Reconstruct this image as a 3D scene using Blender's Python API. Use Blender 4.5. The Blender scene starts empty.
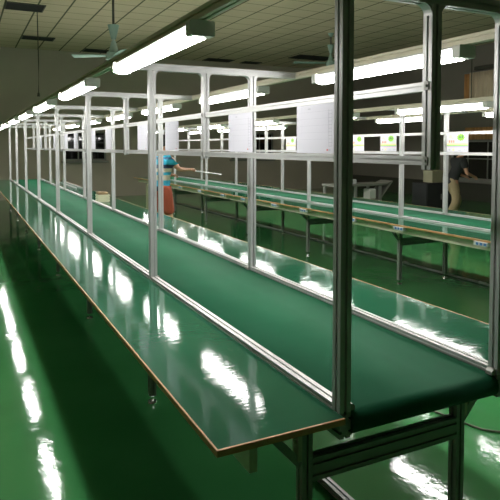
import bpy, bmesh, math, random
from mathutils import Vector, Matrix
random.seed(7)
S = bpy.context.scene
COL = S.collection
PI = math.pi

# ------------------------------------------------------------------ materials
def mat(name, col, rough=.5, metal=0.0, coat=0.0, spec=.5, emit=None, es=0.0):
    m = bpy.data.materials.new(name); m.use_nodes = True
    b = m.node_tree.nodes['Principled BSDF']
    b.inputs['Base Color'].default_value = (*col, 1)
    b.inputs['Roughness'].default_value = rough
    b.inputs['Metallic'].default_value = metal
    b.inputs['Coat Weight'].default_value = coat
    b.inputs['Coat Roughness'].default_value = .05
    b.inputs['Specular IOR Level'].default_value = spec
    if emit:
        b.inputs['Emission Color'].default_value = (*emit, 1)
        b.inputs['Emission Strength'].default_value = es
    return m

def nd(m, t, **kw):
    n = m.node_tree.nodes.new(t)
    for k, v in kw.items():
        setattr(n, k, v)
    return n
def lk(m, a, b): m.node_tree.links.new(a, b)
def bsdf(m): return m.node_tree.nodes['Principled BSDF']

def mottled(m, c1, c2, scale, stretch=(1, 1, 1), detail=4, lo=.35, hi=.65):
    tc = nd(m, 'ShaderNodeTexCoord'); mp = nd(m, 'ShaderNodeMapping'); mp.inputs['Scale'].default_value = stretch
    n = nd(m, 'ShaderNodeTexNoise'); n.inputs['Scale'].default_value = scale; n.inputs['Detail'].default_value = detail
    r = nd(m, 'ShaderNodeValToRGB')
    r.color_ramp.elements[0].position = lo; r.color_ramp.elements[1].position = hi
    r.color_ramp.elements[0].color = (*c1, 1); r.color_ramp.elements[1].color = (*c2, 1)
    lk(m, tc.outputs['Object'], mp.inputs['Vector']); lk(m, mp.outputs['Vector'], n.inputs['Vector'])
    lk(m, n.outputs['Fac'], r.inputs['Fac']); lk(m, r.outputs['Color'], bsdf(m).inputs['Base Color'])
    return m

def bumps(m, layers):
    """layers: (scale, stretch, strength, distance)"""
    prev = None
    tc = nd(m, 'ShaderNodeTexCoord')
    for sc_, st, stg, dist in layers:
        mp = nd(m, 'ShaderNodeMapping'); mp.inputs['Scale'].default_value = st
        n = nd(m, 'ShaderNodeTexNoise'); n.inputs['Scale'].default_value = sc_; n.inputs['Detail'].default_value = 3
        b = nd(m, 'ShaderNodeBump'); b.inputs['Strength'].default_value = stg; b.inputs['Distance'].default_value = dist
        lk(m, tc.outputs['Object'], mp.inputs['Vector']); lk(m, mp.outputs['Vector'], n.inputs['Vector'])
        lk(m, n.outputs['Fac'], b.inputs['Height'])
        if prev: lk(m, prev.outputs['Normal'], b.inputs['Normal'])
        prev = b
    lk(m, prev.outputs['Normal'], bsdf(m).inputs['Normal'])
    for k in ('Coat Normal',):
        lk(m, prev.outputs['Normal'], bsdf(m).inputs[k])
    return m

M = {}
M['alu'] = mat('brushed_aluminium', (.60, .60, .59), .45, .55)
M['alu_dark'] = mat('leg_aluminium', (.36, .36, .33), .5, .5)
M['steel'] = mat('galvanised_steel', (.66, .62, .47), .5, .2)
M['chrome'] = mat('chrome', (.8, .8, .8), .15, 1)
M['black'] = mat('black_plastic', (.012, .012, .012), .4)
M['floor'] = bumps(mottled(mat('green_epoxy', (.02, .16, .05), .06, 0, 0, .45), (.052, .265, .082), (.068, .31, .100), 1.2),
                   [(1.6, (1, 1, 1), .20, .008), (14, (1, 1, 1), .17, .004), (60, (1, 1, 1), .15, .0012)])
M['board'] = bumps(mottled(mat('green_laminate', (.02, .13, .08), .05, 0, 0, .22), (.014, .098, .050), (.019, .118, .062), 2.5),
                   [(7, (.6, 1.6, 1), .22, .003), (55, (.30, 1.8, 1), .20, .0011)])
M['belt'] = bumps(mottled(mat('green_belt', (.02, .12, .07), .6, 0, 0, .05), (.014, .108, .052), (.018, .122, .060), 3),
                  [(30, (1, 1, 1), .05, .001)])
M['edge'] = mottled(mat('wood_edge', (.40, .20, .08), .5), (.56, .30, .13), (.68, .38, .18), 14, (1, .3, 1))
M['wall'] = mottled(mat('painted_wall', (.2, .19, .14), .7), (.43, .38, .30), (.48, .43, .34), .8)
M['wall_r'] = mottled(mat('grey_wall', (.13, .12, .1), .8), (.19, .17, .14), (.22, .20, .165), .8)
M['cap'] = mat('grey_green_plastic', (.74, .75, .68), .5)
M['housing'] = mat('white_housing', (.68, .69, .66), .4)
M['tube'] = mat('lit_diffuser', (.9, .9, .9), .4, emit=(1, .985, .95), es=19.0)
M['paper'] = mat('white_paper', (.60, .59, .65), .8)
M['ink'] = mat('grey_ink', (.45, .45, .50), .8)
M['ink_light'] = mat('light_grey_ink', (.38, .38, .44), .8)
M['red'] = mat('red_ink', (.65, .05, .05), .8)
M['orange_ink'] = mat('orange_ink', (.85, .30, .20), .8)
M['green_ink'] = mat('lime_ink', (.28, .62, .06), .8)
M['yellow_ink'] = mat('yellow_ink', (.85, .72, .30), .8)
M['blue_ink'] = mat('blue_ink', (.18, .38, .62), .8)
M['navy_ink'] = mat('navy_ink', (.03, .05, .15), .8)
M['pink_ink'] = mat('pink_ink', (.8, .45, .55), .8)
M['white_plastic'] = mat('white_plastic', (.72, .74, .74), .45)
M['blue_plastic'] = mat('blue_plastic', (.07, .22, .50), .45)
M['glass_dark'] = mat('night_glass', (.006, .007, .006), .04, 0, 0, .6)
M['frame_grey'] = mat('grey_frame', (.22, .22, .19), .5)
M['curtain'] = mottled(mat('beige_curtain', (.5, .4, .26), .9), (.72, .58, .40), (.82, .68, .50), 3, (1, 4, .4))
M['orange_cloth'] = mottled(mat('orange_cloth', (.6, .26, .08), .9), (.50, .24, .09), (.70, .38, .15), 5, (1, 6, .3))
M['card'] = mottled(mat('cardboard', (.3, .2, .1), .85), (.25, .18, .09), (.34, .24, .13), 6)
M['tray'] = mat('cream_plastic', (.78, .76, .55), .5)
M['fan'] = mat('fan_green', (.30, .42, .36), .45)
M['fan_rod'] = mat('dark_rod', (.05, .05, .035), .6)
M['vent'] = mat('dark_vent', (.012, .011, .009), .9)
M['cream_cab'] = mat('cream_enamel', (.33, .32, .20), .5)
M['skin'] = mat('skin', (.50, .27, .17), .55)
M['hair'] = mat('hair', (.012, .010, .009), .6)
M['shorts'] = mat('rust_cloth', (.32, .065, .03), .85)
M['khaki'] = mat('khaki_cloth', (.34, .27, .15), .85)
M['grey_cloth'] = mat('grey_cloth', (.022, .024, .024), .85)
M['shoe'] = mat('dark_shoe', (.03, .03, .03), .6)
M['eye'] = mat('dark_eye', (.01, .01, .01), .3)
M['lip'] = mat('lip', (.35, .12, .09), .5)
M['cable'] = mat('cable_grey', (.20, .20, .15), .6)
M['conduit'] = mat('conduit_white', (.55, .56, .52), .5)
# striped shirt
m = mat('striped_shirt', (.05, .4, .55), .85)
tc = nd(m, 'ShaderNodeTexCoord'); sx = nd(m, 'ShaderNodeSeparateXYZ'); mr = nd(m, 'ShaderNodeMapRange')
mr.inputs['From Min'].default_value = .88; mr.inputs['From Max'].default_value = 1.44
r = nd(m, 'ShaderNodeValToRGB'); r.color_ramp.interpolation = 'CONSTANT'
cols = [(0, (.02, .03, .06)), (.12, (.03, .33, .48)), (.28, (.55, .50, .38)), (.42, (.03, .33, .48)), (.50, (.55, .50, .38)),
        (.60, (.03, .05, .10)), (.70, (.03, .36, .52)), (.84, (.04, .12, .22)), (.90, (.03, .36, .52))]
e = r.color_ramp.elements
e[0].position = 0; e[0].color = (*cols[0][1], 1); e[1].position = cols[1][0]; e[1].color = (*cols[1][1], 1)
for p_, c_ in cols[2:]:
    q = e.new(p_); q.color = (*c_, 1)
lk(m, tc.outputs['Object'], sx.inputs[0]); lk(m, sx.outputs['Z'], mr.inputs['Value']); lk(m, mr.outputs['Result'], r.inputs['Fac'])
lk(m, r.outputs['Color'], bsdf(m).inputs['Base Color']); M['shirt'] = m
# ceiling tiles: 0.6 m grid of dark joints
m = mat('ceiling_tiles', (.4, .4, .3), .9)
tc = nd(m, 'ShaderNodeTexCoord'); sx = nd(m, 'ShaderNodeSeparateXYZ'); lk(m, tc.outputs['Object'], sx.inputs[0])
def joint(out, off, half, per=.6):
    a = nd(m, 'ShaderNodeMath', operation='SUBTRACT'); lk(m, out, a.inputs[0]); a.inputs[1].default_value = off
    b = nd(m, 'ShaderNodeMath', operation='DIVIDE'); lk(m, a.outputs[0], b.inputs[0]); b.inputs[1].default_value = per
    c = nd(m, 'ShaderNodeMath', operation='FRACT'); lk(m, b.outputs[0], c.inputs[0])
    d = nd(m, 'ShaderNodeMath', operation='SUBTRACT'); lk(m, c.outputs[0], d.inputs[0]); d.inputs[1].default_value = .5
    f = nd(m, 'ShaderNodeMath', operation='ABSOLUTE'); lk(m, d.outputs[0], f.inputs[0])
    g = nd(m, 'ShaderNodeMath', operation='GREATER_THAN'); lk(m, f.outputs[0], g.inputs[0]); g.inputs[1].default_value = .5 - half / per
    return g.outputs[0]
j1 = joint(sx.outputs['X'], .81, .018); j2 = joint(sx.outputs['Y'], .2, .013)
mx = nd(m, 'ShaderNodeMath', operation='MAXIMUM')
h2 = nd(m, 'ShaderNodeMath', operation='MULTIPLY'); lk(m, j2, h2.inputs[0]); h2.inputs[1].default_value = .75
lk(m, j1, mx.inputs[0]); lk(m, h2.outputs[0], mx.inputs[1])
wn = nd(m, 'ShaderNodeTexNoise'); wn.inputs['Scale'].default_value = .9; lk(m, tc.outputs['Object'], wn.inputs['Vector'])
mm = nd(m, 'ShaderNodeMix', data_type='RGBA'); lk(m, wn.outputs['Fac'], mm.inputs[0])
mm.inputs[6].default_value = (.56, .46, .31, 1); mm.inputs[7].default_value = (.64, .53, .36, 1)
m2 = nd(m, 'ShaderNodeMix', data_type='RGBA'); lk(m, mx.outputs[0], m2.inputs[0]); lk(m, mm.outputs[2], m2.inputs[6])
m2.inputs[7].default_value = (.10, .09, .05, 1); lk(m, m2.outputs[2], bsdf(m).inputs['Base Color'])
M['ceiling'] = m

# ------------------------------------------------------------------ mesh helpers
def finish(bm, name, material, smooth=False, bevel=0):
    bmesh.ops.recalc_face_normals(bm, faces=bm.faces)
    me = bpy.data.meshes.new(name); bm.to_mesh(me); bm.free()
    me.materials.append(material)
    if smooth:
        for p in me.polygons: p.use_smooth = True
    return me
def put(name, me, parent=None, loc=(0, 0, 0), rot=None):
    o = bpy.data.objects.new(name, me); COL.objects.link(o); o.location = loc
    if rot: o.rotation_euler = rot
    if parent: o.parent = parent
    return o
def box(bm, a, b):
    a, b = Vector(a), Vector(b)
    r = bmesh.ops.create_cube(bm, size=1)
    for v in r['verts']:
        v.co = Vector(((a[i] + b[i]) / 2 + v.co[i] * (b[i] - a[i]) for i in range(3)))
    return r['verts']
def bevbox(bm, a, b, w, seg=2):
    vs = box(bm, a, b)
    es = list({e for v in vs for e in v.link_edges})
    bmesh.ops.bevel(bm, geom=es, offset=w, segments=seg, affect='EDGES', profile=.5)
def cyl(bm, a, b, r1, r2=None, n=16):
    a, b = Vector(a), Vector(b); d = b - a
    if r2 is None: r2 = r1
    q = d.to_track_quat('Z', 'Y').to_matrix().to_4x4()
    bmesh.ops.create_cone(bm, cap_ends=True, segments=n, radius1=r1, radius2=r2, depth=d.length,
                          matrix=Matrix.Translation((a + b) / 2) @ q)
def prism(bm, pts, vec):
    vs = [bm.verts.new(p) for p in pts]; f = bm.faces.new(vs)
    r = bmesh.ops.extrude_face_region(bm, geom=[f])
    bmesh.ops.translate(bm, verts=[g for g in r['geom'] if isinstance(g, bmesh.types.BMVert)], vec=vec)
def tube(bm, pts, r, n=8):
    pts = [Vector(p) for p in pts]; rings = []
    for i, p in enumerate(pts):
        t = (pts[min(i + 1, len(pts) - 1)] - pts[max(i - 1, 0)]).normalized()
        u = t.cross(Vector((0, 0, 1)));
        if u.length < 1e-3: u = t.cross(Vector((1, 0, 0)))
        u.normalize(); w = t.cross(u)
        rings.append([bm.verts.new(p + r * (math.cos(2 * PI * k / n) * u + math.sin(2 * PI * k / n) * w)) for k in range(n)])
    for a, b in zip(rings, rings[1:]):
        for k in range(n): bm.faces.new((a[k], a[(k + 1) % n], b[(k + 1) % n], b[k]))
    bm.faces.new(rings[0]); bm.faces.new(rings[-1])
def slot_section(w, h, s=.0045, dp=.009, hs=1, ws=1):
    """outline of a T-slot aluminium profile, a groove in the middle of each face"""
    def side(L, n):                       # positions of slots along a side of length L
        return [(-L / 2 + L * (i + .5) / n) for i in range(n)]
    P = []
    P.append((-w / 2, -h / 2))
    for c in side(w, ws): P += [(c - s, -h / 2), (c - s, -h / 2 + dp), (c + s, -h / 2 + dp), (c + s, -h / 2)]
    P.append((w / 2, -h / 2))
    for c in side(h, hs): P += [(w / 2, c - s), (w / 2 - dp, c - s), (w / 2 - dp, c + s), (w / 2, c + s)]
    P.append((w / 2, h / 2))
    for c in reversed(side(w, ws)): P += [(c + s, h / 2), (c + s, h / 2 - dp), (c - s, h / 2 - dp), (c - s, h / 2)]
    P.append((-w / 2, h / 2))
    for c in reversed(side(h, hs)): P += [(-w / 2, c + s), (-w / 2 + dp, c + s), (-w / 2 + dp, c - s), (-w / 2, c - s)]
    return P
_pc = {}
def prof(w, h, L, ax, m, **kw):
    """mesh of a profile: starts at origin, runs L along +ax; w,h are its other two sizes"""
    key = (w, h, round(L, 4), ax, m, tuple(kw.items()))
    if key in _pc: return _pc[key]
    bm = bmesh.new()
    f = {'Z': lambda p: (p[0], p[1], 0), 'X': lambda p: (0, p[0], p[1]), 'Y': lambda p: (p[0], 0, p[1])}[ax]
    v = {'Z': (0, 0, L), 'X': (L, 0, 0), 'Y': (0, L, 0)}[ax]
    prism(bm, [f(p) for p in slot_section(w, h, **kw)], v)
    _pc[key] = finish(bm, 'slotted_profile', M[m]); return _pc[key]

def tag(o, label, cat, group=None):
    o['label'] = label; o['category'] = cat
    if group: o['group'] = group
    return o
def thing(name, label, cat, loc=(0, 0, 0), group=None, rz=0):
    o = bpy.data.objects.new(name, None); COL.objects.link(o); o.location = loc; o.rotation_euler = (0, 0, rz)
    o.empty_display_size = .1
    return tag(o, label, cat, group)
def dup(root, loc, label):
    r = root.copy(); COL.objects.link(r); r.location = loc; r['label'] = label
    for ch in [c for c in root.children]:
        c = ch.copy(); COL.objects.link(c); c.parent = r
        for g in [x for x in ch.children]:
            d = g.copy(); COL.objects.link(d); d.parent = c
    return r
def struct(name, me, loc=(0, 0, 0), parent=None):
    o = put(name, me, parent, loc)
    if not parent: o['kind'] = 'structure'
    return o

# ------------------------------------------------------------------ the hall
X0, X1, Y0, Y1, ZC = -7.0, 13.0, -5.0, 18.0, 4.37
def slab(name, a, b, material, kind=True):
    bm = bmesh.new(); box(bm, a, b); return struct(name, finish(bm, name, material))
slab('floor', (X0 - .2, Y0 - .2, -.1), (X1 + .2, Y1 + .2, 0), M['floor'])
slab('ceiling', (X0 - .2, Y0 - .2, ZC), (X1 + .2, Y1 + .2, ZC + .1), M['ceiling'])
slab('wall_back', (X0 - .2, Y1, 0), (X1 + .2, Y1 + .2, ZC), M['wall'])
slab('wall_left', (X0 - .2, Y0, 0), (X0, Y1, ZC), M['wall'])
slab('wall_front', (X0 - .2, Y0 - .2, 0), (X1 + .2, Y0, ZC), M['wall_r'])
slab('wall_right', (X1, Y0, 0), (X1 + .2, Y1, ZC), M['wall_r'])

def window(name, org, w, h, nv, hz, axis, m_frame='frame_grey', t=.05):
    """org = lower corner on the wall face; axis 'y' -> on right wall (runs +Y), 'x' -> on back wall (runs +X)"""
    e = bpy.data.objects.new(name, None); COL.objects.link(e); e.location = org; e['kind'] = 'structure'
    def P(u, dpt, z): return (-dpt, u, z) if axis == 'y' else (u, -dpt, z)
    bm = bmesh.new()
    for (u0, u1, z0, z1) in [(0, w, 0, t), (0, w, h - t, h), (0, t, t, h - t), (w - t, w, t, h - t)]:
        a, b = P(u0, .002, z0), P(u1, .06, z1); box(bm, [min(x) for x in zip(a, b)], [max(x) for x in zip(a, b)])
    for u in nv:
        a, b = P(u - .015, .005, t), P(u + .015, .045, h - t); box(bm, [min(x) for x in zip(a, b)], [max(x) for x in zip(a, b)])
    for z in hz:
        a, b = P(t, .006, z - .015), P(w - t, .044, z + .015); box(bm, [min(x) for x in zip(a, b)], [max(x) for x in zip(a, b)])
    f = put('window_frame', finish(bm, 'window_frame', M[m_frame]), e)
    bm = bmesh.new(); a, b = P(t, .012, t), P(w - t, .02, h - t); box(bm, [min(x) for x in zip(a, b)], [max(x) for x in zip(a, b)])
    put('window_pane', finish(bm, 'window_pane', M['glass_dark']), e)
    bm = bmesh.new(); a, b = P(-.06, .002, -.07), P(w + .06, .14, -.005); box(bm, [min(x) for x in zip(a, b)], [max(x) for x in zip(a, b)])
    put('window_sill', finish(bm, 'window_sill', M[m_frame]), e)
    return e
window('window_1', (X1, 9.2, .60), 3.5, 1.12, [.75, 1.5, 2.2, 2.9], [.60], 'y')
window('window_2', (2.70, Y1, 1.12), 1.25, .88, [.42, .84], [], 'x')
window('window_3', (X1, 11.15, 2.70), 1.12, .95, [.40], [], 'y')
window('window_4', (8.2, Y1, 1.12), 1.6, .9, [.53, 1.07], [], 'x')

def curtain(name, x, ya, yb, za, zb, material, label, amp=.02, waves=9):
    bm = bmesh.new(); n = 60; A = []; B = []
    for i in range(n + 1):
        y = ya + (yb - ya) * i / n; xx = x + amp * math.sin(i / n * waves * 2 * PI)
        A.append((bm.verts.new((xx, y - ya, 0)), bm.verts.new((xx, y - ya, zb - za))))
    for p, q in zip(A, A[1:]): bm.faces.new((p[0], q[0], q[1], p[1]))
    me = finish(bm, name, material, True)
    o = put(name, me, None, (0, ya, za)); s = o.modifiers.new('thick', 'SOLIDIFY'); s.thickness = .006
    return tag(o, label, 'curtain')
curtain('window_curtain', X1 - .11, 11.19, 12.02, 2.73, 3.62, M['curtain'], 'beige curtain drawn over the high window on the right wall', .012)
curtain('window_curtain', X1 - .11, 12.03, 12.20, 2.73, 3.60, M['orange_cloth'], 'narrow orange curtain bunched at the left of the high window', .02, 3)
curtain('door_curtain', X1 - .11, 10.2, 12.15, 1.74, 2.08, M['orange_cloth'], 'short orange brown pleated valance above the long dark window', .015, 22)
bm = bmesh.new(); tube(bm, [(X1 - .2, 11.87, 2.6), (X1 - .2, 11.87, ZC)], .012)
tag(put('wall_pipe', finish(bm, 'wall_pipe', M['fan_rod'], True)), 'thin dark vertical pipe crossing the high curtained window', 'pipe')
bm = bmesh.new(); bevbox(bm, (X1 - .22, 11.1, 3.66), (X1 - .02, 11.78, 3.76), .02)
tag(put('curtain_box', finish(bm, 'curtain_box', M['fan_rod'])), 'dark curtain box above the beige curtain on the right wall', 'curtain box')

# ceiling openings (dark vents) let into the tiles
def vent(x0, y0, x1, y1, label):
    t = thing('ceiling_vent', label, 'vent', ((x0 + x1) / 2, (y0 + y1) / 2, ZC), 'dark openings in the tiled ceiling')
    w, l = (x1 - x0) / 2, (y1 - y0) / 2
    bm = bmesh.new(); box(bm, (-w, -l, -.012), (w, l, -.001)); put('vent_panel', finish(bm, 'vent_panel', M['vent']), t)
    bm = bmesh.new()
    for a, b in [((-w - .02, -l - .02), (w + .02, -l)), ((-w - .02, l), (w + .02, l + .02)), ((-w - .02, -l), (-w, l)), ((w, -l), (w + .02, l))]:
        box(bm, (a[0], a[1], -.02), (b[0], b[1], -.001))
    put('vent_frame', finish(bm, 'vent_frame', M['fan_rod']), t)
vent(.84, 12.35, 1.54, 12.95, 'dark ceiling opening nearest the top left corner')
vent(1.44, 15.9, 2.2, 16.35, 'dark ceiling opening near the back wall at the left')
vent(3.24, 17.2, 3.95, 17.7, 'dark ceiling opening close to the back wall beside the fan')
vent(7.1, 17.3, 8.0, 17.8, 'dark ceiling opening above the first crossbar behind the line')
vent(8.45, 17.4, 9.05, 17.8, 'small dark ceiling opening right of the long one by back wall')
vent(9.35, 15.4, 10.7, 16.1, 'wide dark ceiling opening behind the ceiling fan blade')

# ------------------------------------------------------------------ assembly lines
BAY, N = 1.9285, 8
YK = [1.41 + BAY * k for k in range(N)]
YE = YK[-1] + .12
XT, XP, XR, XQ, XF = .577, 1.006, 1.346, 1.668, 2.10
def fillet(bm, x, z, sx, sz, y0, y1, r=.034):
    """rounded inner-corner gusset at corner (x,z) opening towards sx,sz"""
    pts = [(x, y0, z), (x + sx * r, y0, z)]
    for i in range(1, 6):
        a = PI / 2 * i / 6
        pts.append((x + sx * (r - r * math.sin(a)), y0, z + sz * (r - r * math.cos(a))))
    pts.append((x, y0, z + sz * r))
    prism(bm, pts, (0, y1 - y0, 0))
def gusset_plate(bm, x, z, sx, sz, y0, y1, r):
    prism(bm, [(x, y0, z), (x + sx * r, y0, z), (x + sx * r, y0, z + sz * .012), (x + sx * .012, y0, z + sz * r), (x, y0, z + sz * r)], (0, y1 - y0, 0))

def build_line(ox, oy, dz, label, sockets=()):
    L = thing('assembly_line', label, 'assembly line', (ox, oy, 0))
    ztop = 1.992 + dz                                  # underside of crossbars
    # tabletops
    for (xa, xb, side) in ((XT, XP - .02, -1), (XQ + .02, XF, 1)):
        bm = bmesh.new(); box(bm, (xa + (.007 if side < 0 else 0), 1.367, .732), (xb - (.007 if side > 0 else 0), YE, .75))
        w = put('work_board', finish(bm, 'work_board', M['board']), L)
        bm = bmesh.new()
        ex = (xa, xa + .007) if side < 0 else (xb - .007, xb)
        bevbox(bm, (ex[0], 1.36, .7315), (ex[1], YE, .7505), .0012, 1)
        box(bm, (xa + (.0065 if side < 0 else 0), 1.36, .7318), (xb - (.0065 if side > 0 else 0), 1.3668, .7502))
        put('edge_banding', finish(bm, 'edge_banding', M['edge']), w)['label'] = 'orange brown wood coloured edge strip'
        # longitudinal edge beam below
        bx = xa + .115 if side < 0 else xb - .135
        bm = bmesh.new(); box(bm, (bx, 1.40, .640), (bx + .024, YE - .03, .7315))
        put('edge_beam', finish(bm, 'edge_beam', M['steel']), L)
    # belt loop
    bm = bmesh.new(); r = .038; zc = .749 - r; ya, yb = 1.378 + r, YE - .01 - r; pr = []
    for i in range(13):
        a = PI / 2 + PI * i / 12; pr.append((ya + r * math.cos(a), zc + r * math.sin(a)))
    for i in range(13):
        a = -PI / 2 + PI * i / 12; pr.append((yb + r * math.cos(a), zc + r * math.sin(a)))
    bx0, bx1 = XP + .024, XQ - .024
    rows = []
    for x, k in ((bx0, 0), (bx0, 1), (bx1, 1), (bx1, 0)):
        s = (r - .003) / r if k == 0 else 1
        rows.append([bm.verts.new((x, (ya if y < (ya + yb) / 2 else yb) + (y - (ya if y < (ya + yb) / 2 else yb)) * s, zc + (z - zc) * s)) for y, z in pr])
    n = len(pr)
    for a, b in zip(rows, rows[1:]):
        for i in range(n): bm.faces.new((a[i], a[(i + 1) % n], b[(i + 1) % n], b[i]))
    bm.faces.new(rows[0]); bm.faces.new(rows[-1])
    me = finish(bm, 'conveyor_belt', M['belt'])
    for p in me.polygons:
        if abs(p.normal.x) < .5: p.use_smooth = True
    put('conveyor_belt', me, L)
    # side beams, bottom rails, uprights
    for x in (XP, XQ):
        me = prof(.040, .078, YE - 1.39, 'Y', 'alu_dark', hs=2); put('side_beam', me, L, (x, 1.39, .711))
        for k in range(N - 1):
            me = prof(.040, .020, BAY - .05, 'Y', 'alu', dp=.006); put('bottom_rail', me, L, (x, YK[k] + .025, .7602))
        for k in range(N):
            put('upright_post', prof(.040, .040, ztop - .7502, 'Z', 'alu'), L, (x, YK[k], .7502))
    # post feet brackets, at the near portal
    for k in range(N):
        for x, s in ((XP, 1), (XQ, -1)):
            bm = bmesh.new()
            gusset_plate(bm, s * .0202, .0002, s, 1, -.014, .014, .020)
            cyl(bm, (s * .022, 0, .010), (s * .036, 0, .010), .005, n=8)
            if (s, 'fb') not in _pc: _pc[(s, 'fb')] = finish(bm, 'base_bracket', M['alu_dark'])
            else: bm.free()
            put('base_bracket', _pc[(s, 'fb')], L, (x, YK[k], .7502))
    # crossbars with fillet gussets, drop posts, hanging rails
    for k in range(N):
        cb = put('crossbar', prof(.040, .040, 1.98 - .79, 'X', 'alu'), L, (.79, YK[k], ztop + .0205))
        for x, ss in ((XP, (1,)), (XR, (-1, 1)), (XQ, (-1, 1))):
            for s in ss:
                if ('fil', s) not in _pc:
                    bm = bmesh.new(); fillet(bm, 0, 0, s, -1, -.018, .018); _pc[('fil', s)] = finish(bm, 'corner_gusset', M['alu'])
                put('corner_gusset', _pc[('fil', s)], cb, (x - .79 + s * .0202, 0, -.0207))
        dp = put('drop_post', prof(.040, .040, ztop - 1.471 - dz * .6, 'Z', 'alu'), L, (XR, YK[k], 1.471 + dz * .6))
        if 'rb' not in _pc:
            bm = bmesh.new(); box(bm, (-.0035, -.010, -.014), (0, .010, .014)); cyl(bm, (-.008, 0, 0), (-.0030, 0, 0), .005, n=8)
            _pc['rb'] = finish(bm, 'rail_bracket', M['alu_dark'])
        for zz in (1.738 + dz, 1.499 + dz * .6): put('rail_bracket', _pc['rb'], dp, (-.0203, 0, zz - 1.471 - dz * .6))
        if k < N - 1:
            for zz in (1.738 + dz, 1.499 + dz * .6):
                put('hanging_rail', prof(.020, .030, BAY - .042, 'Y', 'alu', dp=.005, s=.003), L, (XR, YK[k] + .021, zz))
    # light rails on the crossbar ends
    for x in (.769, 2.001):
        put('light_rail', prof(.040, .040, YK[-1] - YK[0] + .16, 'Y', 'steel'), L, (x, YK[0] - .08, ztop + .0205))
    # underframe
    for k in range(N):
        y = YK[k] + (.19 if k == 0 else 0)
        for x, s in ((XP - .012, -1), (XQ + .012, 1)):
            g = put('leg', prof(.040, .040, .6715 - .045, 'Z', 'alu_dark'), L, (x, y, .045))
            if 'foot' not in _pc:
                bm = bmesh.new(); cyl(bm, (0, 0, -.0445), (0, 0, -.034), .028, .026); cyl(bm, (0, 0, -.034), (0, 0, -.0003), .007); cyl(bm, (0, 0, -.010), (0, 0, -.004), .013, n=6)
                _pc['foot'] = finish(bm, 'levelling_foot', M['chrome'])
            put('levelling_foot', _pc['foot'], g)['label'] = 'chrome levelling foot'
            if ('pl', s) not in _pc:
                bm = bmesh.new(); box(bm, (s * .0203 if s > 0 else -.034, -.02, .47), (.034 if s > 0 else s * .0203, .02, .60))
                cyl(bm, (s * .034, 0, .53), (s * .042, 0, .53), .008, n=6)
                _pc[('pl', s)] = finish(bm, 'fixing_plate', M['steel'])
            put('fixing_plate', _pc[('pl', s)], g)
            # arm under the board and diagonal brace
            xa = s * .0205; xb = s * .30
            arm = put('support_arm', prof(.036, .030, .2785, 'X', 'alu_dark'), L, (x + (xa if s > 0 else xb - .0), y, .6395))
            bm = bmesh.new(); a = Vector((x + s * .0205, y, .50)); b = Vector((x + s * .135, y, .624))
            d = (b - a).normalized(); nrm = Vector((-d.z, 0, d.x)) * .014
            prism(bm, [a + nrm + Vector((0, -.012, 0)), b + nrm + Vector((0, -.012, 0)), b - nrm + Vector((0, -.012, 0)), a - nrm + Vector((0, -.012, 0))], (0, .024, 0))
            put('diagonal_brace', finish(bm, 'diagonal_brace', M['alu_dark']), L)
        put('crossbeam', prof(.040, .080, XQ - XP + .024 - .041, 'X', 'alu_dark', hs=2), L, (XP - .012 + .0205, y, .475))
    # sockets on the outer edge
    for sy in sockets:
        e = put('power_socket', sock_me, L, (XT + .004, sy - oy, .712))
        e['label'] = 'white power socket with three blue outlets'
        put('socket_face', sockf_me, e)
    return L
bm = bmesh.new(); bevbox(bm, (-.012, -.075, -.019), (.030, .075, .019), .004); sock_me = finish(bm, 'power_socket', M['white_plastic'])
bm = bmesh.new()
for i in (-1, 0, 1): box(bm, (-.0145, i * .042 - .014 - .008, -.011), (-.0122, i * .042 + .014 - .008, .011))
sockf_me = finish(bm, 'socket_face', M['blue_plastic'])

build_line(0, 0, 0, 'nearest assembly line with green belt, boards and tall aluminium portal frames')
OX, OY, DZ = 3.38, -.227, -.05
build_line(OX, OY, DZ, 'second assembly line behind with power sockets along its edge',
           sockets=(2.5, 3.533, 4.58, 5.387, 6.43, 7.216, 8.236, 9.045, 10.1, 11.2))

# ------------------------------------------------------------------ LED fixtures
def make_light(label, group):
    t = thing('tube_light', label, 'tube light', (0, 0, 0), group)
    Lh = 1.20
    bm = bmesh.new()
    prism(bm, [(-.030, .045, 0), (.030, .045, 0), (.034, .045, -.008), (.030, .045, -.0225), (-.030, .045, -.0225), (-.034, .045, -.008)], (0, Lh - .09, 0))
    put('housing', finish(bm, 'housing', M['housing']), t)
    bm = bmesh.new(); pts = [(-.030, .0455, -.023), (.030, .0455, -.023)]
    for i in range(7):
        a = PI * i / 6; pts.append((.043 * math.cos(a) * (1 if i in (0, 6) else .97), .0455, -.036 - .028 * math.sin(a) ** .7))
    prism(bm, pts, (0, Lh - .091, 0)); put('diffuser', finish(bm, 'diffuser', M['tube']), t)['label'] = 'glowing white diffuser'
    for y0 in (0, Lh - .0447):
        bm = bmesh.new(); prism(bm, [(-.044, y0, -.0003), (.044, y0, -.0003), (.048, y0, -.008), (.048, y0, -.050), (.044, y0, -.056), (-.044, y0, -.056), (-.048, y0, -.050), (-.048, y0, -.008)], (0, .0445, 0))
        c = put('end_cap', finish(bm, 'end_cap', M['cap']), t)
    return t
ordw = ['first', 'second', 'third', 'fourth', 'fifth', 'sixth', 'seventh', 'eighth']
proto = None
for ox, oy, dz, ln in ((0, 0, 0, 'nearest line'), (OX, OY, DZ, 'second line')):
    for x, sd in ((.769, 'left'), (2.001, 'right')):
        gk = 'tube lights on the %s rail of the %s' % (sd, ln)
        for k in range(N - 1):
            loc = (ox + x, oy + YK[k] + (.52 if x < 1 else .47) , 1.992 + dz)
            lb = 'lit tube light, %s from the camera on the %s rail of the %s' % (ordw[k], sd, ln)
            if proto is None:
                proto = make_light(lb, gk); proto.location = loc
            else:
                o = dup(proto, loc, lb); o['group'] = gk

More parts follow.
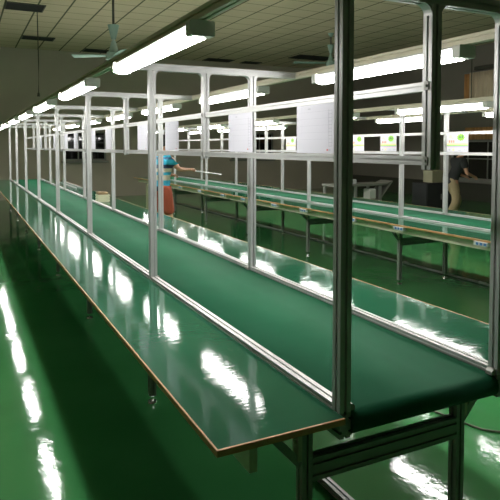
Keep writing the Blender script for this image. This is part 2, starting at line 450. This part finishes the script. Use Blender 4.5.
# ------------------------------------------------------------------ paper sheets clipped between the hanging rails
def paper_sheet(label):
    t = thing('paper_sheet', label, 'paper', (0, 0, 0), 'white instruction sheets on the nearest line')
    bm = bmesh.new(); box(bm, (0, -.148, 0), (.0012, .148, .206)); put('page', finish(bm, 'page', M['paper']), t)
    bm = bmesh.new()
    def q(y0, y1, z0, z1): box(bm, (-.0006, y0, z0), (-.0001, y1, z1))
    # seen from the left, +y is to the left
    for i in range(11): q(-.1275, -.102, .175 - i * .0145, .1765 - i * .0145)
    for i in range(5): q(-.1025, .12, .175 - i * .029, .1756 - i * .029)
    q(-.128, -.1272, .03, .18); q(-.103, -.1022, .03, .18)
    put('form_lines', finish(bm, 'form_lines', M['ink_light']), t)
    bm = bmesh.new(); q(.035, .055, .186, .192); put('heading', finish(bm, 'heading', M['ink']), t)
    bm = bmesh.new(); q(-.118, -.1005, .012, .018); put('footer_print', finish(bm, 'footer_print', M['ink']), t)
    bm = bmesh.new(); box(bm, (-.0006, -.10, .012), (-.0001, -.09, .018)); put('red_mark', finish(bm, 'red_mark', M['red']), t)
    return t
pp = None
for i, y in enumerate([2.122, 2.86, 3.995, 4.745, 5.98, 6.8, 7.9, 8.7, 9.85, 11.7]):
    loc = (XR - .0115, y - .045, 1.516)
    lb = 'white printed sheet, %s from the camera between the hanging rails' % (['first', 'second', 'third', 'fourth', 'fifth', 'sixth', 'seventh', 'eighth', 'ninth', 'tenth'][i])
    if pp is None: pp = paper_sheet(lb); pp.location = loc
    else: dup(pp, loc, lb)

def poster(label):
    t = thing('poster', label, 'poster', (0, 0, 0), 'coloured posters on the second line')
    bm = bmesh.new(); box(bm, (0, -.15, 0), (.0012, .15, .20)); put('page', finish(bm, 'page', M['paper']), t)
    def marks(name, rects, m_, dx=0):
        bm = bmesh.new()
        for (u0, u1, z0, z1) in rects:            # u runs left to right for the viewer
            box(bm, (-.0008 - dx, .15 - u1, z0), (-.0002 - dx, .15 - u0, z1))
        put(name, finish(bm, name, M[m_]), t)
    bm = bmesh.new(); c = (-.05, .155); pts = []
    for i in range(22):
        a = 2 * PI * i / 22; rr = .046 if i % 2 else .034; pts.append((-.0008, c[0] + rr * 1.25 * math.cos(a), c[1] + rr * .9 * math.sin(a)))
    prism(bm, pts, (.0006, 0, 0)); put('green_splash', finish(bm, 'green_splash', M['green_ink']), t)
    cu = bpy.data.curves.new('a4_text', 'FONT'); cu.body = 'A4'; cu.size = .052; cu.extrude = .0004; cu.align_x = 'CENTER'; cu.align_y = 'CENTER'
    to = bpy.data.objects.new('tmp', cu); COL.objects.link(to); bpy.context.view_layer.update()
    me = bpy.data.meshes.new_from_object(to); bpy.data.objects.remove(to); me.materials.clear(); me.materials.append(M['navy_ink'])
    put('lettering', me, t, (-.0014, -.05, .158), (PI / 2, 0, -PI / 2))
    marks('orange_print', [(.03 + i * .03, .052 + i * .03, .098, .125) for i in range(3)], 'orange_ink')
    marks('heading_print', [(.03, .08, .155, .165), (.04, .07, .172, .180), (.07, .10, .142, .148)], 'yellow_ink')
    marks('yellow_band', [(.005, .295, .075, .092)], 'yellow_ink')
    marks('green_band', [(.005, .295, .064, .073)], 'green_ink', -.00005)
    marks('blue_band', [(.005, .16, .058, .063), (.16, .295, .058, .063)], 'blue_ink', -.0001)
    marks('pink_band', [(.005, .295, .048, .0565)], 'pink_ink')
    marks('small_icons', [(.03, .05, .014, .032), (.16, .20, .014, .020), (.245, .26, .018, .026), (.27, .285, .018, .026)], 'ink')
    marks('yellow_icon', [(.085, .11, .012, .032)], 'yellow_ink')
    return t
qp = None
for lb, y in (('poster with green A4 splash nearest the right edge, on second line', 4.55),
              ('poster with green A4 splash just left of a second line post', 5.665),
              ('poster with green A4 splash just right of the big near post', 6.30),
              ('small poster with green splash left of the first white sheet', 8.04)):
    loc = (OX + XR - .0115, y, 1.487)
    if qp is None: qp = poster(lb); qp.location = loc
    else: dup(qp, loc, lb)

# ------------------------------------------------------------------ ceiling fans
def fan(x, y, zh, rad, a0, label):
    t = thing('ceiling_fan', label, 'ceiling fan', (x, y, ZC))
    h = zh - ZC
    bm = bmesh.new(); cyl(bm, (0, 0, h + .42), (0, 0, -.03), .018); put('down_rod', finish(bm, 'down_rod', M['fan_rod'], True), t)
    bm = bmesh.new(); cyl(bm, (0, 0, -.09), (0, 0, -.002), .03, .075, 20); put('ceiling_canopy', finish(bm, 'ceiling_canopy', M['fan']), t)
    bm = bmesh.new(); cyl(bm, (0, 0, h + .24), (0, 0, h + .45), .035, .085, 20); cyl(bm, (0, 0, h + .06), (0, 0, h + .22), .075, .03, 20)
    cyl(bm, (0, 0, h + .05), (0, 0, h + .3), .014); put('motor_canopy', finish(bm, 'motor_canopy', M['fan']), t)
    bm = bmesh.new(); cyl(bm, (0, 0, h - .06), (0, 0, h + .05), .12, .10, 24); cyl(bm, (0, 0, h - .09), (0, 0, h - .06), .06, .11, 24)
    put('motor', finish(bm, 'motor', M['fan']), t)
    for k in range(3):
        a = a0 + k * 2 * PI / 3
        bm = bmesh.new(); u = Vector((math.cos(a), math.sin(a), 0)); v = Vector((-math.sin(a), math.cos(a), .18))
        o = Vector((0, 0, h - .005)); pts = [o + u * .11 - v * .03, o + u * .25 - v * .055, o + u * rad - v * .07, o + u * rad + v * .07, o + u * .25 + v * .055, o + u * .11 + v * .03]
        prism(bm, pts, (0, 0, .008)); put('fan_blade', finish(bm, 'fan_blade', M['fan']), t)
fan(2.05, 8.72, 2.90, .62, PI * .84, 'green ceiling fan on a long rod above the left light row')
fan(8.3, 12.2, 3.63, .95, PI * .9, 'green ceiling fan partly hidden behind the big near post')
bm = bmesh.new(); tube(bm, [(1.46, 13.0, ZC - .001), (1.47, 13.0, 3.3), (1.46, 13.0, 2.66)], .010); cyl(bm, (1.46, 13, 2.60), (1.46, 13, 2.68), .03, .02)
tag(put('hanging_cord', finish(bm, 'hanging_cord', M['fan_rod'])), 'thin dark cord hanging from the ceiling at upper left', 'cord')

# ------------------------------------------------------------------ things on the belt and floor
for i in range(3):
    bm = bmesh.new(); z0 = .7505 + i * .036
    bx, by = 1.79, 8.40
    vs = [(-.075, -.09), (.075, -.09), (.075, .09), (-.075, .09)]
    prism(bm, [(x, y, 0) for x, y in vs], (0, 0, .012))
    for a, b in (((-.083, -.098), (.083, -.09)), ((-.083, .09), (.083, .098)), ((-.083, -.09), (-.075, .09)), ((.075, -.09), (.083, .09))):
        box(bm, (a[0], a[1], .010), (b[0], b[1], .034))
    o = put('plastic_tray', finish(bm, 'plastic_tray', M['tray']), None, (bx, by, z0))
    tag(o, 'cream plastic tray, %s of the three stacked on the green board' % ('bottom one', 'middle one', 'topmost')[i], 'tray', 'stacked cream trays')
bm = bmesh.new(); prism(bm, [(-.08, -.09, 0), (.06, -.095, 0), (.07, .08, 0), (-.075, .09, 0)], (0, 0, .030))
for i in range(2): box(bm, (-.06 + i * .06, -.08, .030), (-.02 + i * .06, .07, .036))
tag(put('cardboard_box', finish(bm, 'cardboard_box', M['card']), None, (1.79, 8.40, .7505 + 3 * .036)), 'flat brown cardboard box on top of the stacked cream trays', 'box')
for x, y0, lb in ((1.90, 11.2, 'aluminium strip lying on the far end of the right board, inner'), (2.02, 11.0, 'aluminium strip lying on the far end of the right board, outer')):
    o = put('aluminium_strip', prof(.02, .02, 2.7, 'Y', 'alu', dp=.004, s=.002), None, (x, y0, .7605))
    tag(o, lb, 'metal strip', 'loose strips on the right board')
o = put('aluminium_strip', prof(.04, .03, 1.1, 'Y', 'alu', dp=.008), None, (1.455, 1.15, .0152)); tag(o, 'loose aluminium strip lying on the floor under the belt', 'metal strip')
bm = bmesh.new(); tube(bm, [(5.19, 2.9, .013), (5.19, 15.0, .013)], .012, 10)
for y in (4.6, 5.87, 7.4, 9.2, 11): cyl(bm, (5.19, y - .04, .0165), (5.19, y + .04, .0165), .016, n=10)
tag(put('floor_conduit', finish(bm, 'floor_conduit', M['conduit'], True)), 'thin white conduit on the floor under the second line', 'conduit')
bm = bmesh.new(); tube(bm, [(2.3, 2.75, .007), (2.42, 2.5, .007), (2.47, 2.3, .007), (2.50, 2.2, .007), (2.56, 2.14, .007), (2.7, 2.12, .007), (3.0, 2.2, .007), (3.4, 2.3, .007)], .006, 8)
tag(put('power_cable', finish(bm, 'power_cable', M['cable'], True)), 'thin grey cable on the floor right of the near legs', 'cable')

# cream control cabinet at the far end of the second line
t = thing('control_cabinet', 'cream metal cabinet under the far left end of second line', 'cabinet', (4.10, 13.6, 0))
bm = bmesh.new(); bevbox(bm, (-.13, -.12, .02), (.13, .12, .64), .008); put('body', finish(bm, 'body', M['cream_cab']), t)
bm = bmesh.new(); bevbox(bm, (-.115, -.128, .06), (.115, -.1205, .60), .002, 1); dd = put('door', finish(bm, 'door', M['cream_cab']), t)
bm = bmesh.new(); box(bm, (.08, -.142, .30), (.095, -.1285, .38)); put('handle', finish(bm, 'handle', M['black']), dd)
bm = bmesh.new()
for sx in (-.1, .1):
    for sy in (-.09, .09): cyl(bm, (sx, sy, 0), (sx, sy, .0195), .015)
put('cabinet_feet', finish(bm, 'cabinet_feet', M['black']), t)

# bench machine at the far side
t = thing('machine_bench', 'small grey machine bench standing in the dark beyond second line', 'bench', (7.65, 10.2, 0))
bm = bmesh.new(); bevbox(bm, (-.75, -.25, .70), (.62, .25, .75), .006); put('bench_top', finish(bm, 'bench_top', M['frame_grey']), t)
for sx in (-.7, -.2, .45):
    for sy in (-.21, .21): put('leg', prof(.05, .05, .699, 'Z', 'alu_dark'), t, (sx, sy, 0))
bm = bmesh.new(); box(bm, (-.67, -.2, .38), (.42, .2, .41)); put('lower_shelf', finish(bm, 'lower_shelf', M['frame_grey']), t)
bm = bmesh.new(); prism(bm, [(.625, -.2, .74), (.80, -.2, .80), (.81, -.2, .77), (.48, -.2, .40), (.48, -.2, .45), (.70, -.2, .72)], (0, .4, 0)); put('side_chute', finish(bm, 'side_chute', M['frame_grey']), t)
bm = bmesh.new(); bevbox(bm, (-.40, -.2, .7505), (-.16, .0, .85), .02); tag(put('tool_box', finish(bm, 'tool_box', M['white_plastic']), None, (7.65, 10.2, 0)), 'small white device sitting on the grey machine bench', 'device')
bm = bmesh.new(); bevbox(bm, (.20, -.17, .4105), (.38, .05, .63), .02); tag(put('motor_unit', finish(bm, 'motor_unit', M['cap']), None, (7.65, 10.2, 0)), 'pale motor unit on the lower shelf of machine bench', 'motor')

# ------------------------------------------------------------------ people
def skin(name, verts, rad, edges, material, parent, sub=2, root=0):
    me = bpy.data.meshes.new(name); me.from_pydata(verts, edges, [])
    o = bpy.data.objects.new(name, me); COL.objects.link(o)
    md = o.modifiers.new('s', 'SKIN'); md.use_smooth_shade = True
    for i, r in enumerate(rad):
        r = r if isinstance(r, tuple) else (r, r)
        me.skin_vertices[0].data[i].radius = r; me.skin_vertices[0].data[i].use_root = (i == root)
    sb = o.modifiers.new('ss', 'SUBSURF'); sb.levels = sub; sb.render_levels = sub
    bpy.context.view_layer.update()
    m2 = bpy.data.meshes.new_from_object(o.evaluated_get(bpy.context.evaluated_depsgraph_get()))
    bpy.data.objects.remove(o); m2.materials.clear(); m2.materials.append(material)
    for p in m2.polygons: p.use_smooth = True
    return put(name, m2, parent)
def ell(bm, c, r, rot=None, u=20, v=14):
    mt = Matrix.Translation(c) @ (rot or Matrix.Identity(4)) @ Matrix.Diagonal((*r, 1))
    bmesh.ops.create_uvsphere(bm, u_segments=u, v_segments=v, radius=1, matrix=mt)
def lerp(a, b, t): return tuple(a[i] + (b[i] - a[i]) * t for i in range(3))

def person(loc, rz, label, J, top, bottom, shorts):
    """J: joints in body space, facing +X, +Y is the left side."""
    t = thing('person', label, 'person', loc, rz=rz)
    V = []; R = []; E = []
    def v(p, r, prev=None):
        V.append(tuple(p)); R.append(r)
        if prev is not None: E.append((prev, len(V) - 1))
        return len(V) - 1
    pel = v(J['pelvis'], (.08, .08)); wa = v(J['waist'], (.07, .07), pel); ch = v(J['chest'], (.075, .075), wa)
    up = v(J['uchest'], (.062, .062), ch); nk = v(J['neck'], .052, up); hd0 = v(J['headbase'], .055, nk)
    for s in ('l', 'r'):
        sh = v(J['sh' + s], .055, up); m1 = v(lerp(J['sh' + s], J['el' + s], .5), .046, sh); el = v(J['el' + s], .037, m1)
        m2 = v(lerp(J['el' + s], J['wr' + s], .4), .036, el); wr = v(J['wr' + s], .025, m2)
        d = (Vector(J['wr' + s]) - Vector(J['el' + s])).normalized(); side = d.cross(Vector((0, 0, 1))).normalized(); upv = side.cross(d)
        palm = v(Vector(J['wr' + s]) + d * .05, .028, wr); pe = v(Vector(J['wr' + s]) + d * .085, .026, palm)
        for i, (off, ln) in enumerate(((-.028, .062), (-.010, .072), (.010, .068), (.027, .052))):
            b0 = Vector(J['wr' + s]) + d * .095 + side * off
            f1 = v(b0, .010, pe); f2 = v(b0 + d * ln * .5 - upv * .012, .009, f1); f3 = v(b0 + d * ln * .62 - upv * .038, .008, f2)
        sg = 1 if s == 'r' else -1
        t0 = v(Vector(J['wr' + s]) + d * .045 - side * .036 * sg, .011, palm); t1 = v(Vector(J['wr' + s]) + d * .085 - side * .045 * sg - upv * .02, .010, t0)
        hp = v(J['hip' + s], .085, pel); th = v(lerp(J['hip' + s], J['kn' + s], .5), .075, hp); kn = v(J['kn' + s], .055, th)
        cf = v(lerp(J['kn' + s], J['an' + s], .35), .055, kn); an = v(J['an' + s], .036, cf)
        heel = v(Vector(J['an' + s]) + Vector((-.03, 0, -.045)), .034, an); toe = v(Vector(J['an' + s]) + Vector((.14, 0, -.055)), .027, an)
    body = skin('body', V, R, E, M['skin'], t)
    # head
    hb = Vector(J['headbase']); hc = hb + Vector(J.get('headoff', (.02, 0, .10)))
    bm = bmesh.new(); ell(bm, hc, (.095, .076, .118))
    for q in bm.verts:
        k = q.co - hc
        if k.z < -.02: q.co.y = hc.y + k.y * (1 - .45 * (-k.z / .118) ** 1.4); q.co.x += .012 * (-k.z / .118)
    ell(bm, hc + Vector((.098, 0, -.012)), (.020, .013, .024))                     # nose
    for s in (-1, 1): ell(bm, hc + Vector((-.005, s * .078, -.01)), (.018, .008, .030))  # ears
    put('head', finish(bm, 'head', M['skin'], True), t)
    bm = bmesh.new()
    for s in (-1, 1):
        ell(bm, hc + Vector((.084, s * .031, .012)), (.008, .013, .006)); ell(bm, hc + Vector((.087, s * .031, .034)), (.006, .017, .004))
    put('eyes', finish(bm, 'eyes', M['eye'], True), t)
    bm = bmesh.new(); ell(bm, hc + Vector((.092, 0, -.055)), (.008, .022, .006)); put('mouth', finish(bm, 'mouth', M['lip'], True), t)
    bm = bmesh.new(); ell(bm, hc + Vector((-.018, 0, .030)), (.098, .088, .108))
    bmesh.ops.bisect_plane(bm, geom=bm.verts[:] + bm.edges[:] + bm.faces[:], plane_co=hc + Vector((0, 0, .0)), plane_no=Vector((.62, 0, -.9)), clear_outer=True)
    put('hair', finish(bm, 'hair', M['hair'], True), t)
    # shirt
    V = []; R = []; E = []
    b0 = v(Vector(J['pelvis']) + Vector((0, 0, -.10)), (.130, .158)); b1_ = v(Vector(J['pelvis']) + Vector((0, 0, .03)), (.118, .146), b0); b1 = v(J['waist'], (.108, .134), b1_); b2 = v(J['chest'], (.118, .152), b1); b3 = v(J['uchest'], (.104, .130), b2)
    b4 = v(lerp(J['uchest'], J['neck'], .55), .075, b3)
    for s in ('l', 'r'):
        s1 = v(J['sh' + s], .080, b3); s2 = v(lerp(J['sh' + s], J['el' + s], .65), .068, s1)
    skin('shirt', V, R, E, M[top], t)
    # trousers / shorts
    V = []; R = []; E = []
    p0 = v(Vector(J['pelvis']) + Vector((0, 0, -.01)), (.106, .136)); v(lerp(J['pelvis'], J['waist'], .55), (.098, .124), p0)
    for s in ('l', 'r'):
        a = v(J['hip' + s], .098, p0); b = v(lerp(J['hip' + s], J['kn' + s], .6), .092, a)
        if shorts: v(lerp(J['hip' + s], J['kn' + s], .95), .092, b)
        else:
            c_ = v(J['kn' + s], .088, b); v(lerp(J['kn' + s], J['an' + s], .9), .066, c_)
    skin('shorts' if shorts else 'trousers', V, R, E, M[bottom], t)
    for s in ('l', 'r'):
        bm = bmesh.new(); a = Vector(J['an' + s]); ell(bm, a + Vector((.055, 0, -.050)), (.135, .048, .036)); ell(bm, a + Vector((-.02, 0, -.02)), (.055, .044, .05))
        for q in bm.verts: q.co.z = max(q.co.z, a.z - .083)
        put('shoe', finish(bm, 'shoe', M['shoe'], True), t)
    return t
JA = dict(pelvis=(0, 0, .93), waist=(.01, 0, 1.07), chest=(.02, 0, 1.22), uchest=(.015, 0, 1.36), neck=(.02, 0, 1.45), headbase=(.035, 0, 1.50),
          shl=(.01, .17, 1.36), ell=(.06, .22, 1.12), wrl=(.27, .14, 1.10), shr=(.01, -.17, 1.36), elr=(.14, -.23, 1.20), wrr=(.37, -.20, 1.19),
          hipl=(0, .09, .86), knl=(.03, .11, .48), anl=(-.02, .12, .085), hipr=(0, -.09, .86), knr=(.05, -.11, .48), anr=(.04, -.12, .085), headoff=(.02, 0, .09))
person((2.70, 8.45, 0), math.radians(22), 'person in striped blue shirt and rust shorts holding a thin white rod', JA, 'shirt', 'shorts', True)
JB = dict(pelvis=(-.02, 0, .86), waist=(.03, 0, .99), chest=(.09, 0, 1.13), uchest=(.13, 0, 1.26), neck=(.16, 0, 1.35), headbase=(.185, 0, 1.39),
          shl=(.12, .17, 1.26), ell=(.16, .22, 1.02), wrl=(.33, .16, .95), shr=(.12, -.17, 1.26), elr=(.17, -.22, 1.02), wrr=(.34, -.15, .96),
          hipl=(-.02, .09, .80), knl=(.20, .11, .47), anl=(.02, .12, .085), hipr=(-.02, -.09, .80), knr=(.02, -.11, .45), anr=(-.22, -.12, .085), headoff=(.03, 0, .085))
person((8.76, 8.55, 0), math.radians(-15), 'person in dark top and khaki trousers stepping in the dark far side', JB, 'grey_cloth', 'khaki', False)
# rod held in the hand (world coordinates)
ca, sa = math.cos(math.radians(22)), math.sin(math.radians(22))
def W(p): return Vector((2.70 + p[0] * ca - p[1] * sa, 8.45 + p[0] * sa + p[1] * ca, p[2]))
bm = bmesh.new(); tube(bm, [W((.475, -.23, 1.165)), W((1.05, -.22, 1.09))], .011, 10)
tag(put('white_rod', finish(bm, 'white_rod', M['white_plastic'], True)), 'thin white rod held out by the person in striped shirt', 'rod')
# carton beside the second person
bm = bmesh.new(); bevbox(bm, (-.16, -.14, 0), (.16, .14, .26), .006); box(bm, (-.165, -.02, .18), (-.1605, .02, .255))
t = put('cardboard_carton', finish(bm, 'cardboard_carton', M['cream_cab']), None, (9.25, 9.6, .76)); tag(t, 'pale carton behind the person in khaki trousers', 'carton')
t = thing('shade_cabinet', 'added dark cabinet filling in far side shade, carrying the pale carton', 'cabinet', (9.25, 9.6, 0))  # cabinet is added: holds up the carton and darkens the far side
bm = bmesh.new(); bevbox(bm, (-.4, -.22, .04), (.5, .22, .759), .006); put('body', finish(bm, 'body', M['grey_cloth']), t)
for x0 in (-.385, .06):
    bm = bmesh.new(); bevbox(bm, (x0, -.235, .06), (x0 + .43, -.2205, .745), .003, 1); d_ = put('door', finish(bm, 'door', M['grey_cloth']), t)
    bm = bmesh.new(); hx = x0 + (.39 if x0 < 0 else .04); box(bm, (hx - .008, -.25, .40), (hx + .008, -.2355, .52)); put('handle', finish(bm, 'handle', M['frame_grey']), d_)
bm = bmesh.new(); box(bm, (-.38, -.2, 0), (.48, .2, .0395)); put('plinth', finish(bm, 'plinth', M['black']), t)
bm = bmesh.new(); box(bm, (X1 - .02, Y0, 0), (X1, Y1, .50)); struct('shade_strip_right', finish(bm, 'shade_strip_right', M['fan_rod']))  # added dark strip, stands in for the shade low on the right wall

# ------------------------------------------------------------------ camera, world, view
cam = bpy.data.cameras.new('camera'); co = bpy.data.objects.new('camera', cam); COL.objects.link(co)
cam.sensor_width = 36; cam.lens = 579.1 / 500 * 36; cam.shift_y = -(250 - 174.93) / 500
cam.clip_start = .05
co.location = (0, 0, 1.545); co.rotation_euler = (PI / 2 - .049, 0, -.46)
S.camera = co
w = bpy.data.worlds.new('night'); S.world = w; w.use_nodes = True
w.node_tree.nodes['Background'].inputs[0].default_value = (.02, .02, .018, 1); w.node_tree.nodes['Background'].inputs[1].default_value = .2
vs = S.view_settings; vs.view_transform = 'Standard'; vs.look = 'None'; vs.exposure = 1.3; vs.gamma = 1; vs.use_curve_mapping = False
